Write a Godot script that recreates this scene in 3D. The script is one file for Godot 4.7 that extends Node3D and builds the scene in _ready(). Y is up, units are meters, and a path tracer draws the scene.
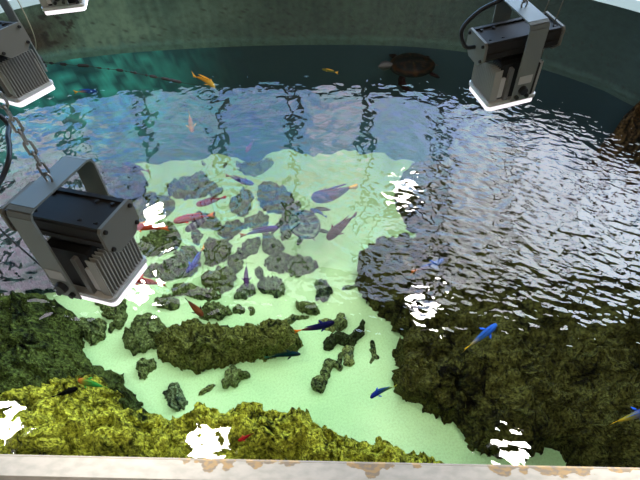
extends Node3D
# An indoor aquarium tank seen from its kerb: floodlights on chains over rippled water, reefs and fish below,
# a curved concrete tank wall and a sloping glazed roof behind. Metres, y up, water level at y = 0.

const EYE := Vector3(0, 2, 0)
const FOCAL := 500.0                    # pixels, for a 640 x 480 frame
const TILT := 0.92093                   # radians that the camera looks down
const BED := -1.2                       # level of the sand

var M := {}
var taken := {}
var curve_x := PackedFloat32Array()
var curve_z := PackedFloat32Array()
var n_a := FastNoiseLite.new()
var n_b := FastNoiseLite.new()
var n_c := FastNoiseLite.new()
var n_cell := FastNoiseLite.new()


# ------------------------------------------------------------------ helpers
func numbered(called: String) -> String:
	var k: int = taken.get(called, 0)
	taken[called] = k + 1
	return called if k == 0 else "%s_%03d" % [called, k]


func tag(o: Node3D, label := "", category := "", group := "", kind := "") -> Node3D:
	if label: o.set_meta("label", label)
	if category: o.set_meta("category", category)
	if group: o.set_meta("group", group)
	if kind: o.set_meta("kind", kind)
	return o


func thing(called: String, label: String, category: String, where := Vector3.ZERO, group := "") -> Node3D:
	var o := Node3D.new()
	o.name = numbered(called)
	add_child(o)
	o.position = where
	tag(o, label, category, group)
	return o


func part(called: String, mesh: Mesh, mat: Material, parent: Node3D, xf := Transform3D()) -> MeshInstance3D:
	var o := MeshInstance3D.new()
	o.name = called if parent != self else numbered(called)
	o.mesh = mesh
	o.material_override = mat
	o.transform = xf
	parent.add_child(o, true)
	return o


func struct(called: String, mesh: Mesh, mat: Material, parent: Node3D = self) -> MeshInstance3D:
	var o := part(called, mesh, mat, parent)
	if parent == self: o.set_meta("kind", "structure")
	return o


func at(x: float, y: float, level: float) -> Vector3:      # where the line of sight of a place in the frame meets a level
	var a := (x - 320.0) / FOCAL
	var b := (240.0 - y) / FOCAL
	var d := Vector3(a, -sin(TILT) + b * cos(TILT), -cos(TILT) - b * sin(TILT))
	return EYE + d * ((level - EYE.y) / d.y)


func lin(r: float, g: float, b: float) -> Color:           # 0..255 sRGB to a linear colour
	return Color(r / 255.0, g / 255.0, b / 255.0).srgb_to_linear()


func srgb(r: float, g: float, b: float) -> Color:
	return Color(r / 255.0, g / 255.0, b / 255.0)


func mat(color: Color, rough := 0.7, metal := 0.0) -> StandardMaterial3D:
	var m := StandardMaterial3D.new()
	m.albedo_color = color
	m.roughness = rough
	m.metallic = metal
	return m


func noise_tex(freq: float, ramp: Array, size := 512, octaves := 5, kind := FastNoiseLite.TYPE_SIMPLEX_SMOOTH, sd := 1) -> NoiseTexture2D:
	var n := FastNoiseLite.new()
	n.noise_type = kind
	n.frequency = freq
	n.fractal_octaves = octaves
	n.seed = sd
	var t := NoiseTexture2D.new()
	t.width = size
	t.height = size
	t.seamless = true
	t.noise = n
	if ramp.size():
		var g := Gradient.new()
		var off := PackedFloat32Array()
		var col := PackedColorArray()
		for i in ramp.size():
			off.append(float(i) / (ramp.size() - 1))
			col.append(ramp[i])
		g.offsets = off
		g.colors = col
		t.color_ramp = g
	return t


func triplanar(m: StandardMaterial3D, scale: float) -> void:
	m.uv1_triplanar = true
	m.uv1_world_triplanar = true
	m.uv1_scale = Vector3.ONE * scale


func grid_mesh(pts: PackedVector3Array, w: int, h: int, cols := PackedColorArray(), keep := PackedByteArray(), uvs := PackedVector2Array()) -> ArrayMesh:
	# pts: h rows of w points; front faces upwards when x grows along the row and z grows with the rows
	var idx := PackedInt32Array()
	var nrm := PackedVector3Array()
	nrm.resize(pts.size())
	for j in h:
		for i in w:
			var k := j * w + i
			var dx := pts[k + (1 if i < w - 1 else 0)] - pts[k - (1 if i > 0 else 0)]
			var dz := pts[k + (w if j < h - 1 else 0)] - pts[k - (w if j > 0 else 0)]
			nrm[k] = dz.cross(dx).normalized()
	for j in h - 1:
		for i in w - 1:
			var k := j * w + i
			if keep.size() and not (keep[k] or keep[k + 1] or keep[k + w] or keep[k + w + 1]):
				continue
			idx.append_array([k, k + 1, k + w + 1, k, k + w + 1, k + w])
	var arr := []
	arr.resize(Mesh.ARRAY_MAX)
	arr[Mesh.ARRAY_VERTEX] = pts
	arr[Mesh.ARRAY_NORMAL] = nrm
	if cols.size(): arr[Mesh.ARRAY_COLOR] = cols
	if uvs.size(): arr[Mesh.ARRAY_TEX_UV] = uvs
	arr[Mesh.ARRAY_INDEX] = idx
	var m := ArrayMesh.new()
	m.add_surface_from_arrays(Mesh.PRIMITIVE_TRIANGLES, arr)
	return m


func st_new() -> SurfaceTool:
	var st := SurfaceTool.new()
	st.begin(Mesh.PRIMITIVE_TRIANGLES)
	st.set_smooth_group(-1)
	return st


func quad(st: SurfaceTool, a: Vector3, b: Vector3, c: Vector3, d: Vector3) -> void:   # clockwise seen from the front
	for p in [a, b, c, a, c, d]:
		st.add_vertex(p)


func done(st: SurfaceTool) -> ArrayMesh:
	st.generate_normals()
	return st.commit()


func add_prism(st: SurfaceTool, outline: PackedVector2Array, lo: float, hi: float, xf := Transform3D()) -> void:
	# outline in (u, v), anticlockwise; pushed along w from lo to hi; u = x, v = y, w = z before xf
	var n := outline.size()
	for i in n:
		var p := outline[i]
		var q := outline[(i + 1) % n]
		quad(st, xf * Vector3(p.x, p.y, hi), xf * Vector3(p.x, p.y, lo), xf * Vector3(q.x, q.y, lo), xf * Vector3(q.x, q.y, hi))
	var tri := Geometry2D.triangulate_polygon(outline)
	for i in range(0, tri.size(), 3):
		var a := outline[tri[i]]
		var b := outline[tri[i + 1]]
		var c := outline[tri[i + 2]]
		if (b - a).cross(c - a) < 0:
			var s := b
			b = c
			c = s
		for p in [a, c, b]: st.add_vertex(xf * Vector3(p.x, p.y, hi))
		for p in [a, b, c]: st.add_vertex(xf * Vector3(p.x, p.y, lo))


func add_box(st: SurfaceTool, c: Vector3, s: Vector3, bevel := 0.0, xf := Transform3D()) -> void:
	var hx := s.x / 2
	var hy := s.y / 2
	var b := minf(bevel, minf(hx, hy) * 0.9)
	var o := PackedVector2Array()
	if b > 0:
		o = [Vector2(-hx + b, -hy), Vector2(hx - b, -hy), Vector2(hx, -hy + b), Vector2(hx, hy - b), Vector2(hx - b, hy), Vector2(-hx + b, hy), Vector2(-hx, hy - b), Vector2(-hx, -hy + b)]
	else:
		o = [Vector2(-hx, -hy), Vector2(hx, -hy), Vector2(hx, hy), Vector2(-hx, hy)]
	add_prism(st, o, -s.z / 2, s.z / 2, xf * Transform3D(Basis(), c))


func box(c: Vector3, s: Vector3, bevel := 0.0) -> ArrayMesh:
	var st := st_new()
	add_box(st, c, s, bevel)
	return done(st)


func tube(path: PackedVector3Array, radii: PackedFloat32Array, sides := 8, closed := false) -> ArrayMesh:
	var n := path.size()
	var v := PackedVector3Array()
	var nn := PackedVector3Array()
	var idx := PackedInt32Array()
	var up := Vector3.UP
	for i in n:
		var a := path[(i - 1 + n) % n] if closed or i > 0 else path[i]
		var b := path[(i + 1) % n] if closed or i < n - 1 else path[i]
		var t := (b - a).normalized()
		if absf(t.dot(up)) > 0.95: up = Vector3.RIGHT if absf(t.x) < 0.8 else Vector3.BACK
		var s := t.cross(up).normalized()
		var w := s.cross(t).normalized()
		up = w
		var r := radii[i] if radii.size() > 1 else radii[0]
		for k in sides:
			var ang := TAU * k / sides
			var d := s * cos(ang) + w * sin(ang)
			v.append(path[i] + d * r)
			nn.append(d)
	for i in (n if closed else n - 1):
		var i2 := (i + 1) % n
		for k in sides:
			var k2 := (k + 1) % sides
			idx.append_array([i * sides + k, i2 * sides + k2, i2 * sides + k, i * sides + k, i * sides + k2, i2 * sides + k2])
	if not closed:
		for e in [0, n - 1]:
			var c := v.size()
			v.append(path[e])
			nn.append((path[0] - path[1]).normalized() if e == 0 else (path[n - 1] - path[n - 2]).normalized())
			for k in sides:
				var k2 := (k + 1) % sides
				if e == 0: idx.append_array([c, e * sides + k2, e * sides + k])
				else: idx.append_array([c, e * sides + k, e * sides + k2])
	var arr := []
	arr.resize(Mesh.ARRAY_MAX)
	arr[Mesh.ARRAY_VERTEX] = v
	arr[Mesh.ARRAY_NORMAL] = nn
	arr[Mesh.ARRAY_INDEX] = idx
	var m := ArrayMesh.new()
	m.add_surface_from_arrays(Mesh.PRIMITIVE_TRIANGLES, arr)
	return m


func smooth_path(keys: PackedVector3Array, per := 8) -> PackedVector3Array:
	var out := PackedVector3Array()
	var n := keys.size()
	for i in n - 1:
		var p0 := keys[maxi(i - 1, 0)]
		var p3 := keys[mini(i + 2, n - 1)]
		for k in per:
			out.append(keys[i].cubic_interpolate(keys[i + 1], p0, p3, float(k) / per))
	out.append(keys[n - 1])
	return out


func wall_z(x: float) -> float:                            # inner face of the curved tank wall
	var n := curve_x.size()
	if x <= curve_x[0]: return curve_z[0]
	for i in n - 1:
		if x <= curve_x[i + 1]:
			var t := (x - curve_x[i]) / (curve_x[i + 1] - curve_x[i])
			return lerpf(curve_z[i], curve_z[i + 1], t)
	return curve_z[n - 1]


func make_curve() -> void:
	var k := PackedVector3Array([Vector3(-4.2, 0, -.35), Vector3(-4.05, 0, -1.0), Vector3(-3.55, 0, -1.85), Vector3(-2.8, 0, -2.55), Vector3(-1.96, 0, -3.06), Vector3(-1.55, 0, -3.2), Vector3(-.86, 0, -3.295), Vector3(-.14, 0, -3.335), Vector3(.58, 0, -3.32), Vector3(1.13, 0, -3.22), Vector3(1.51, 0, -3.05), Vector3(1.85, 0, -2.82), Vector3(2.03, 0, -2.62), Vector3(2.6, 0, -2.05), Vector3(3.15, 0, -1.3), Vector3(3.4, 0, -.35)])
	for p in smooth_path(k, 10):
		curve_x.append(p.x)
		curve_z.append(p.z)


func sm(a: float, b: float, x: float) -> float:
	return smoothstep(a, b, x)


# ------------------------------------------------------------------ scene
func _ready() -> void:
	setup_view()
	make_curve()
	n_a.noise_type = FastNoiseLite.TYPE_SIMPLEX_SMOOTH
	n_a.seed = 11
	n_a.frequency = 1.0
	n_a.fractal_octaves = 4
	n_b.noise_type = FastNoiseLite.TYPE_SIMPLEX_SMOOTH
	n_b.seed = 37
	n_b.frequency = 1.0
	n_b.fractal_type = FastNoiseLite.FRACTAL_NONE
	n_c.noise_type = FastNoiseLite.TYPE_SIMPLEX_SMOOTH
	n_c.seed = 91
	n_c.frequency = 1.0
	n_c.fractal_type = FastNoiseLite.FRACTAL_RIDGED
	n_c.fractal_octaves = 3
	n_cell.noise_type = FastNoiseLite.TYPE_CELLULAR
	n_cell.cellular_return_type = FastNoiseLite.RETURN_DISTANCE
	n_cell.fractal_type = FastNoiseLite.FRACTAL_NONE
	n_cell.seed = 5
	n_cell.frequency = 1.0
	make_materials()
	build_hall()
	build_tank()
	build_water()
	build_rocks()
	build_lamps()
	build_animals()
	build_details()


func setup_view() -> void:
	var cam := Camera3D.new()
	cam.name = "camera"
	add_child(cam)
	cam.position = EYE
	cam.rotation = Vector3(-TILT, 0, 0)
	cam.fov = rad_to_deg(2.0 * atan(240.0 / FOCAL))
	cam.near = 0.02
	cam.current = true
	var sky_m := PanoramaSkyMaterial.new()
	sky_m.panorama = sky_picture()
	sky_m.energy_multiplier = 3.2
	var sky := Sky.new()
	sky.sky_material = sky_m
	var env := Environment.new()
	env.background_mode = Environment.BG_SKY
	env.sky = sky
	env.tonemap_mode = Environment.TONE_MAPPER_LINEAR
	env.tonemap_exposure = 0.52
	env.sdfgi_enabled = true
	env.ssao_enabled = true
	env.ssil_enabled = true
	var we := WorldEnvironment.new()
	we.name = "environment"
	we.environment = env
	add_child(we)


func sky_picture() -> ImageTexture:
	# blue air low down, a broken lavender cloud deck overhead, a veiled sun to the right, all shaped for the water's reflections
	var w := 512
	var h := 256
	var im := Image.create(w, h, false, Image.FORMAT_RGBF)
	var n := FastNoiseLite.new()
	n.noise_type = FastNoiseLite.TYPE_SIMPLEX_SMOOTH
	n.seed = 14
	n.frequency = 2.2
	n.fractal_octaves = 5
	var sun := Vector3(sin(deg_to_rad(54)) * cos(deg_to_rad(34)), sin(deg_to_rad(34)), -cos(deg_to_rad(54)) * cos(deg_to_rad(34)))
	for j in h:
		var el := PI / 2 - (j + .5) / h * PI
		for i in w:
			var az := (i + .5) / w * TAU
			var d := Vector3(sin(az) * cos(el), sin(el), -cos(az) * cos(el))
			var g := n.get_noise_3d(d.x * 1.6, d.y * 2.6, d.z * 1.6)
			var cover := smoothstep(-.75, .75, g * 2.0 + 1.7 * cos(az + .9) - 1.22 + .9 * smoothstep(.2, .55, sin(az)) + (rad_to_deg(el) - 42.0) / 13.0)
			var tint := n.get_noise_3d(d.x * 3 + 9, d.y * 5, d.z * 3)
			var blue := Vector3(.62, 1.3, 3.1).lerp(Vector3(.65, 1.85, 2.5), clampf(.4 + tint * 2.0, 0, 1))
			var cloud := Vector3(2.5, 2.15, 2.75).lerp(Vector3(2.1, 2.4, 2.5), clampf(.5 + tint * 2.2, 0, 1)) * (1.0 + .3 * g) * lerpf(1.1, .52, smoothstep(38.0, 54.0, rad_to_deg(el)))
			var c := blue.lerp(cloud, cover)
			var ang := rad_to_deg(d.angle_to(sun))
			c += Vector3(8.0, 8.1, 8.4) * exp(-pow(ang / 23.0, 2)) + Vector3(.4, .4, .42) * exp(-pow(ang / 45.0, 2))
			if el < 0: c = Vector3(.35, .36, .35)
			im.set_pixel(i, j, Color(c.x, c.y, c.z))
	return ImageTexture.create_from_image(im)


func make_materials() -> void:
	M.concrete = mat(Color.WHITE, 0.85)
	M.concrete.vertex_color_use_as_albedo = true
	M.concrete.albedo_texture = noise_tex(0.02, [srgb(195, 195, 195), srgb(235, 235, 235), srgb(255, 255, 255)], 512, 6, FastNoiseLite.TYPE_SIMPLEX_SMOOTH, 3)
	M.concrete.heightmap_enabled = true
	M.concrete.heightmap_texture = noise_tex(0.05, [], 512, 5, FastNoiseLite.TYPE_SIMPLEX_SMOOTH, 4)
	M.concrete.heightmap_scale = 0.5
	triplanar(M.concrete, 1.6)
	M.lining = mat(Color.WHITE, 0.8)
	M.lining.vertex_color_use_as_albedo = true
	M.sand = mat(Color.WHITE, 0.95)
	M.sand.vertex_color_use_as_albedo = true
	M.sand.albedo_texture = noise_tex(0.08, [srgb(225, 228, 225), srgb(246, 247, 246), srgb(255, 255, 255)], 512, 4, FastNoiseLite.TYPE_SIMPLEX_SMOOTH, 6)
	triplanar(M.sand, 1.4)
	var grain := noise_tex(0.028, [srgb(60, 60, 60), srgb(90, 90, 90), srgb(190, 190, 190), srgb(255, 255, 255), srgb(255, 255, 255)], 512, 5, FastNoiseLite.TYPE_SIMPLEX, 9)
	var relief := noise_tex(0.05, [], 512, 5, FastNoiseLite.TYPE_SIMPLEX, 12)
	M.rock = mat(Color.WHITE, 0.95)
	M.rock.vertex_color_use_as_albedo = true
	M.rock.albedo_texture = grain
	M.rock.heightmap_enabled = true
	M.rock.heightmap_texture = relief
	M.rock.heightmap_scale = 2.0
	M.rock.metallic_specular = 0.2
	triplanar(M.rock, 2.6)
	M.water = mat(Color(1, 1, 1, 0.0), 0.0)
	M.water.transparency = BaseMaterial3D.TRANSPARENCY_ALPHA
	M.water.metallic_specular = 0.5
	M.glass = mat(Color(1, 1, 1, 0.02), 0.0)
	M.glass.transparency = BaseMaterial3D.TRANSPARENCY_ALPHA
	M.bar = mat(srgb(120, 110, 90), 0.6)
	M.roof = mat(srgb(62, 62, 60), 0.9)
	M.plaster = mat(srgb(120, 122, 118), 0.9)
	M.pale_floor = mat(srgb(225, 222, 220), 0.8)
	M.dark_alu = mat(srgb(112, 109, 96), 0.6, 0.0)
	M.black_alu = mat(srgb(44, 41, 37), 0.6, 0.0)
	M.black_alu.metallic_specular = 0.3
	M.fin_alu = mat(srgb(165, 162, 150), 0.45, 0.1)
	M.core = mat(srgb(18, 18, 17), 0.7)  # near black: the shade between the fins is put into this colour
	M.grey_paint = mat(srgb(128, 126, 120), 0.5, 0.1)
	M.yoke = mat(srgb(124, 128, 120), 0.5, 0.1)
	M.silver = mat(srgb(205, 203, 196), 0.4, 0.1)
	M.steel = mat(srgb(160, 156, 148), 0.3, 0.8)
	M.rubber = mat(srgb(18, 18, 18), 0.5)
	M.wire = mat(srgb(120, 116, 98), 0.5, 0.3)
	M.sticker = mat(srgb(190, 188, 180), 0.7)
	M.glow = mat(srgb(255, 250, 252), 0.3)
	M.glow.emission_enabled = true
	M.glow.emission = Color(1.0, 0.95, 0.98)
	M.glow.emission_energy_multiplier = 2.2
	M.fish = mat(Color.WHITE, 0.65)
	M.fish.metallic_specular = 0.15
	M.fish.vertex_color_use_as_albedo = true
	M.eye = mat(srgb(12, 12, 14), 0.2)
	M.rim = mat(Color.WHITE, 0.7)
	M.rim.albedo_texture = rim_texture()


func rim_texture() -> ImageTexture:
	# paint worn off the kerb's inner edge: u runs along the kerb (-1.6 m .. 1.6 m), v across it
	var w := 1600
	var h := 64
	var im := Image.create(w, h, false, Image.FORMAT_RGB8)
	var n := FastNoiseLite.new()
	n.seed = 21
	n.frequency = 0.03
	n.fractal_octaves = 5
	var worn := [[-.34, .05, .6], [-.29, .03, .45], [-.2, .03, .4], [-.16, .025, .25], [-.1, .04, .2], [.15, .05, .65], [.11, .03, .3], [.2, .03, .35], [.3, .02, .2], [.56, .05, .45], [.62, .03, .3], [.72, .08, .5], [.8, .05, .35], [.92, .04, .4], [-.42, .02, .3], [1.0, .05, .4]]
	for x in w:
		var wx := -1.6 + 3.2 * x / w
		var reach := 0.0
		for p in worn:
			reach = maxf(reach, p[2] * maxf(0.0, 1.0 - absf(wx - p[0]) / p[1]) ** 0.5)
		for y in h:
			var v := float(y) / h
			var g := n.get_noise_2d(x * 1.0, y * 1.0)
			var c := srgb(192, 182, 168).lerp(srgb(176, 168, 154), clampf(0.4 + g * 1.4, 0, 1))
			if v < reach + g * 0.35 - 0.02 and reach > 0.02:
				c = srgb(172, 140, 96).lerp(srgb(140, 124, 104), clampf(0.5 + 2.5 * n.get_noise_2d(x * 2.0 + 300, y * 2.0), 0, 1))
			elif v < 0.05:
				c = c.lerp(srgb(120, 104, 84), 0.6)
			im.set_pixel(x, y, c)
	return ImageTexture.create_from_image(im)


# ------------------------------------------------------------------ hall
func roof_y(z: float) -> float:
	return 2.52 + 0.762 * (z + 2.78)


func build_hall() -> void:
	var x0 := -6.9
	var x1 := 6.9
	var th := Vector3(0, 0.12, 0)
	# opaque part of the roof
	var st := st_new()
	var slab := PackedVector2Array([Vector2(-2.78, roof_y(-2.78)), Vector2(2.4, roof_y(2.4)), Vector2(2.4, roof_y(2.4) + .14), Vector2(-2.78, roof_y(-2.78) + .14)])
	add_prism(st, slab, x0, x1, Transform3D(Basis(Vector3(0, 0, 1), Vector3(0, 1, 0), Vector3(1, 0, 0)), Vector3.ZERO))
	struct("ceiling", done(st), M.roof)
	# glazed part: frame bars and panes
	var win := Node3D.new()
	win.name = "window_1"
	add_child(win)
	win.set_meta("kind", "structure")
	var low := -5.84
	var high := -2.78
	var mid := (low + high) / 2
	var length := Vector2(high - low, roof_y(high) - roof_y(low)).length()
	var tilt := Basis(Vector3.RIGHT, -atan(0.762))
	var bar_mesh := box(Vector3.ZERO, Vector3(.06, .10, length), .008)
	var pane_mesh := ArrayMesh.new()
	var pq := PlaneMesh.new()
	pq.size = Vector2(.725, length)
	var k := -8
	while -.285 + .78 * k < x1:
		var x := -.285 + .78 * k
		if x > x0:
			part("glazing_bar", bar_mesh, M.bar, win, Transform3D(tilt, Vector3(x, roof_y(mid) + .02, mid)))
			part("pane", pq, M.glass, win, Transform3D(tilt, Vector3(x + .39, roof_y(mid) + .05, mid)))
		k += 1
	# end walls, back wall and low sill wall
	for s in [x0, x1]:
		st = st_new()
		var side := PackedVector2Array([Vector2(-6.1, -1.7), Vector2(2.5, -1.7), Vector2(2.5, roof_y(2.5) + .1), Vector2(-6.1, roof_y(-6.1) + .1)])
		add_prism(st, side, s - .1, s + .1, Transform3D(Basis(Vector3(0, 0, 1), Vector3(0, 1, 0), Vector3(1, 0, 0)), Vector3.ZERO))
		struct("wall_left" if s < 0 else "wall_right", done(st), M.plaster)
	struct("wall_back", box(Vector3(0, 2.4, 2.45), Vector3(13.8, 8.2, .2)), M.plaster)
	struct("wall_front", box(Vector3(0, -.78, -5.95), Vector3(13.8, 1.9, .2)), M.plaster)
	# pale ledge behind the tank wall
	st = st_new()
	for i in curve_x.size() - 1:
		var a := outer(i, .14)
		var b := outer(i + 1, .14)
		quad(st, Vector3(a.x, .1, -5.9), Vector3(b.x, .1, -5.9), Vector3(b.x, .1, b.y), Vector3(a.x, .1, a.y))
	var el := outer(0, .14)
	var er := outer(curve_x.size() - 1, .14)
	quad(st, Vector3(x0, .1, -5.9), Vector3(el.x, .1, -5.9), Vector3(el.x, .1, -.3), Vector3(x0, .1, -.3))
	quad(st, Vector3(er.x, .1, -5.9), Vector3(x1, .1, -5.9), Vector3(x1, .1, -.3), Vector3(er.x, .1, -.3))
	struct("floor", done(st), M.pale_floor)
	struct("floor", box(Vector3(0, .0, 1.05), Vector3(13.8, .2, 2.74)), M.pale_floor)


func outer(i: int, off: float) -> Vector2:
	var a := Vector2(curve_x[maxi(i - 1, 0)], curve_z[maxi(i - 1, 0)])
	var j := mini(i + 1, curve_x.size() - 1)
	var d := (Vector2(curve_x[j], curve_z[j]) - a).normalized()
	return Vector2(curve_x[i], curve_z[i]) + Vector2(d.y, -d.x) * off


func wall_top(x: float) -> float:
	return .425 + .032 * clampf(x, -4, 4)


func build_tank() -> void:
	# concrete above the waterline, a strip of it per height; stains and uneven lighting are vertex colours
	var n := curve_x.size()
	var per := 3
	var w := (n - 1) * per + 1
	var hn := 34
	var pts := PackedVector3Array()
	var cols := PackedColorArray()
	for j in hn:
		for i in w:
			var f := float(i) / per
			var i0 := mini(int(f), n - 2)
			var x := lerpf(curve_x[i0], curve_x[i0 + 1], f - i0)
			var z := lerpf(curve_z[i0], curve_z[i0 + 1], f - i0)
			var t := 1.0 - float(j) / (hn - 1)
			var y := lerpf(-.04, wall_top(x), t)
			var s := f * 0.1
			var streak := n_b.get_noise_2d(s * 60.0, y * 1.2)
			var blot := n_a.get_noise_3d(x * 1.5, y * 2.5, z * 1.5)
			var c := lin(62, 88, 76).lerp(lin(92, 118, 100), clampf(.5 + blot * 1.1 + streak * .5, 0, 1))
			c = c.lerp(lin(34, 42, 38), sm(-1.3, -.2, x) * .75).lerp(lin(38, 56, 55), sm(.5, 1.6, x))  # centre and right darker: the wall's uneven light is put into the colour
			# brown stain at the left, a paler slimy band at the waterline
			var brown := sm(.55, .0, absf(x + 1.98) + blot * .35) * sm(.02, .1, y) * sm(.42, .2, y)
			c = c.lerp(lin(50, 38, 26), brown * .9)
			if n_a.get_noise_3d(x * 9, y * 9, z * 9) > .34 and brown > .15: c = c.lerp(lin(30, 24, 18), .8)
			var pit := n_b.get_noise_3d(x * 38, y * 38, z * 38)
			if pit > .72 and y < .26: c = c.lerp(lin(38, 42, 36), .75)
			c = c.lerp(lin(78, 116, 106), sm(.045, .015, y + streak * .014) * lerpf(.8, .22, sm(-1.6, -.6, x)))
			cols.append(c)
			pts.append(Vector3(x, y, z))
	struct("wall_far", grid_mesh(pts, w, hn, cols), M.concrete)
	# top and outer face of the wall
	var st := st_new()
	for i in n - 1:
		var a := Vector2(curve_x[i], curve_z[i])
		var b := Vector2(curve_x[i + 1], curve_z[i + 1])
		var c2 := outer(i, .14)
		var d2 := outer(i + 1, .14)
		var ya := wall_top(a.x)
		var yb := wall_top(b.x)
		quad(st, Vector3(c2.x, ya, c2.y), Vector3(d2.x, yb, d2.y), Vector3(b.x, yb, b.y), Vector3(a.x, ya, a.y))
		quad(st, Vector3(d2.x, yb, d2.y), Vector3(c2.x, ya, c2.y), Vector3(c2.x, -1.4, c2.y), Vector3(d2.x, -1.4, d2.y))
	struct("trim_1", done(st), mat(srgb(120, 130, 118), .85))
	# underwater face: the water's teal tint and the lit left are put into its colours
	pts = PackedVector3Array()
	cols = PackedColorArray()
	hn = 24
	for j in hn:
		for i in w:
			var f := float(i) / per
			var i0 := mini(int(f), n - 2)
			var x := lerpf(curve_x[i0], curve_x[i0 + 1], f - i0)
			var z := lerpf(curve_z[i0], curve_z[i0 + 1], f - i0)
			var y := lerpf(-.04, -1.4, float(j) / (hn - 1))
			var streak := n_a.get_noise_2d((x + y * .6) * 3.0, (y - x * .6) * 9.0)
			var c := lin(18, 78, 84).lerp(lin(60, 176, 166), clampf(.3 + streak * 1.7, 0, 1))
			c = c.lerp(lin(10, 34, 44), sm(-1.6, -.5, x + streak * .3))  # left stays bright as if lit, the rest is darkened in the colour
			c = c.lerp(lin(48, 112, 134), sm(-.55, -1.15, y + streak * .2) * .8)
			cols.append(c)
			pts.append(Vector3(x, y, z))
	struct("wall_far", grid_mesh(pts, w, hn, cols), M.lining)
	# near kerb: painted concrete with its inner edge worn
	var turn := Basis(Vector3.UP, -.02)
	var o := Vector3(0, 0, -.392)
	var prof := [Vector2(0, -1.4), Vector2(0, .355), Vector2(.006, .36), Vector2(.062, .36), Vector2(.072, .352), Vector2(.09, .31), Vector2(.09, -.1)]
	st = SurfaceTool.new()
	st.begin(Mesh.PRIMITIVE_TRIANGLES)
	st.set_smooth_group(-1)
	for i in 48:
		var xa := -4.3 + 8.6 * i / 48
		var xb := -4.3 + 8.6 * (i + 1) / 48
		for j in prof.size() - 1:
			var p: Vector2 = prof[j]
			var q: Vector2 = prof[j + 1]
			var va := clampf((j - 1) * .25 + .02, 0.02, .98) if j != 2 else .04
			var vb := .04 if j < 2 else (.95 if j == 2 else .97)
			var c4 := [[xa, p, va], [xb, p, va], [xb, q, vb], [xa, q, vb]]
			for e in [0, 2, 1, 0, 3, 2]:
				st.set_uv(Vector2((c4[e][0] + 1.6) / 3.2, c4[e][2]))
				st.add_vertex(turn * Vector3(c4[e][0], c4[e][1].y, c4[e][1].x) + o)
	st.generate_normals()
	struct("wall_near", st.commit(), M.rim)
	# sand bed
	var gw := 150
	var gh := 80
	pts = PackedVector3Array()
	cols = PackedColorArray()
	for j in gh:
		for i in gw:
			var x := -4.3 + 7.9 * i / (gw - 1)
			var z := lerpf(-3.42, -.3, float(j) / (gh - 1))
			var b := n_a.get_noise_2d(x * .8, z * .8)
			var off := z - wall_z(x)
			var bank := .16 * exp(-maxf(off, 0) / .16) * clampf(.5 + 1.2 * n_a.get_noise_2d(x * 2.4, 7.0), 0, 1)
			pts.append(Vector3(x, BED + .012 * b + bank, z))
			cols.append(lin(162, 212, 150).lerp(lin(186, 228, 168), clampf(.5 + b, 0, 1)))  # the water's green tint is put into the sand colour
	tag(part("sand_bed", grid_mesh(pts, gw, gh, cols), M.sand, self), "sand covering the tank bottom with the pale green tint of the water painted in", "sand", "", "stuff")


# ------------------------------------------------------------------ water
var rings := []


func wave(x: float, z: float) -> float:
	# gentle at the left, choppy at the right, two sets of rings where fish have risen
	var right := sm(-.2, 1.9, x + .35 * (z + 2.0)) * lerpf(.3, 1.0, sm(-.75, -1.6, z + .25 * x - .25))
	var h := .0012 * n_b.get_noise_2d(x * 3.2, z * 4.4)
	h += .0011 * n_b.get_noise_2d(x * 8.0 + 40, z * 10.0 + 9)
	h += .00032 * n_b.get_noise_2d(x * 21.0 + 140, z * 25.0 + 19)
	h += .00007 * n_b.get_noise_2d(x * 36.0 + 240, z * 52.0 + 77)
	h += right * .0019 * n_b.get_noise_2d(x * 9.0 + z * 5.0 + 70, z * 22.0 - x * 7.0)
	h += right * .0010 * n_b.get_noise_2d(x * 20.0 + z * 11.0 + 170, z * 44.0 - x * 14.0)
	var far := sm(-2.6, -3.2, z) * sm(-1.4, .2, x)
	h += (far + .15) * .0010 * n_b.get_noise_2d(x * 9.0 + 17, z * 26.0 + 31)
	for r in rings:
		var d := Vector2(x - r[0], z - r[1]).length()
		h += .0011 * exp(-pow((d - r[2] * .6) / (r[2] * .45), 2)) * sin(d * 95.0 + n_b.get_noise_2d(x * 6, z * 6) * 2.0)
	return h


func build_water() -> void:
	for r in [[172, 266, .17], [226, 202, .2], [206, 94, .09]]:
		var c := at(r[0], r[1], 0)
		rings.append([c.x, c.z, r[2]])
	var w := 760
	var h := 560
	var pts := PackedVector3Array()
	pts.resize(w * h)
	for i in w:
		var x := -4.18 + 7.56 * i / (w - 1)
		var zw := wall_z(x) - .01
		for j in h:
			var z := lerpf(zw, minf(-.30, maxf(zw + .01, -.30)), float(j) / (h - 1))
			pts[j * w + i] = Vector3(x, wave(x, z), z)
	tag(part("water", grid_mesh(pts, w, h), M.water, self), "clear rippled water surface filling the tank", "water", "", "stuff")


# ------------------------------------------------------------------ rocks
func seg_d(p: Vector2, a: Vector2, b: Vector2) -> float:
	var ab := b - a
	var t := clampf((p - a).dot(ab) / maxf(ab.length_squared(), 1e-9), 0, 1)
	return (p - a - ab * t).length()


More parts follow.
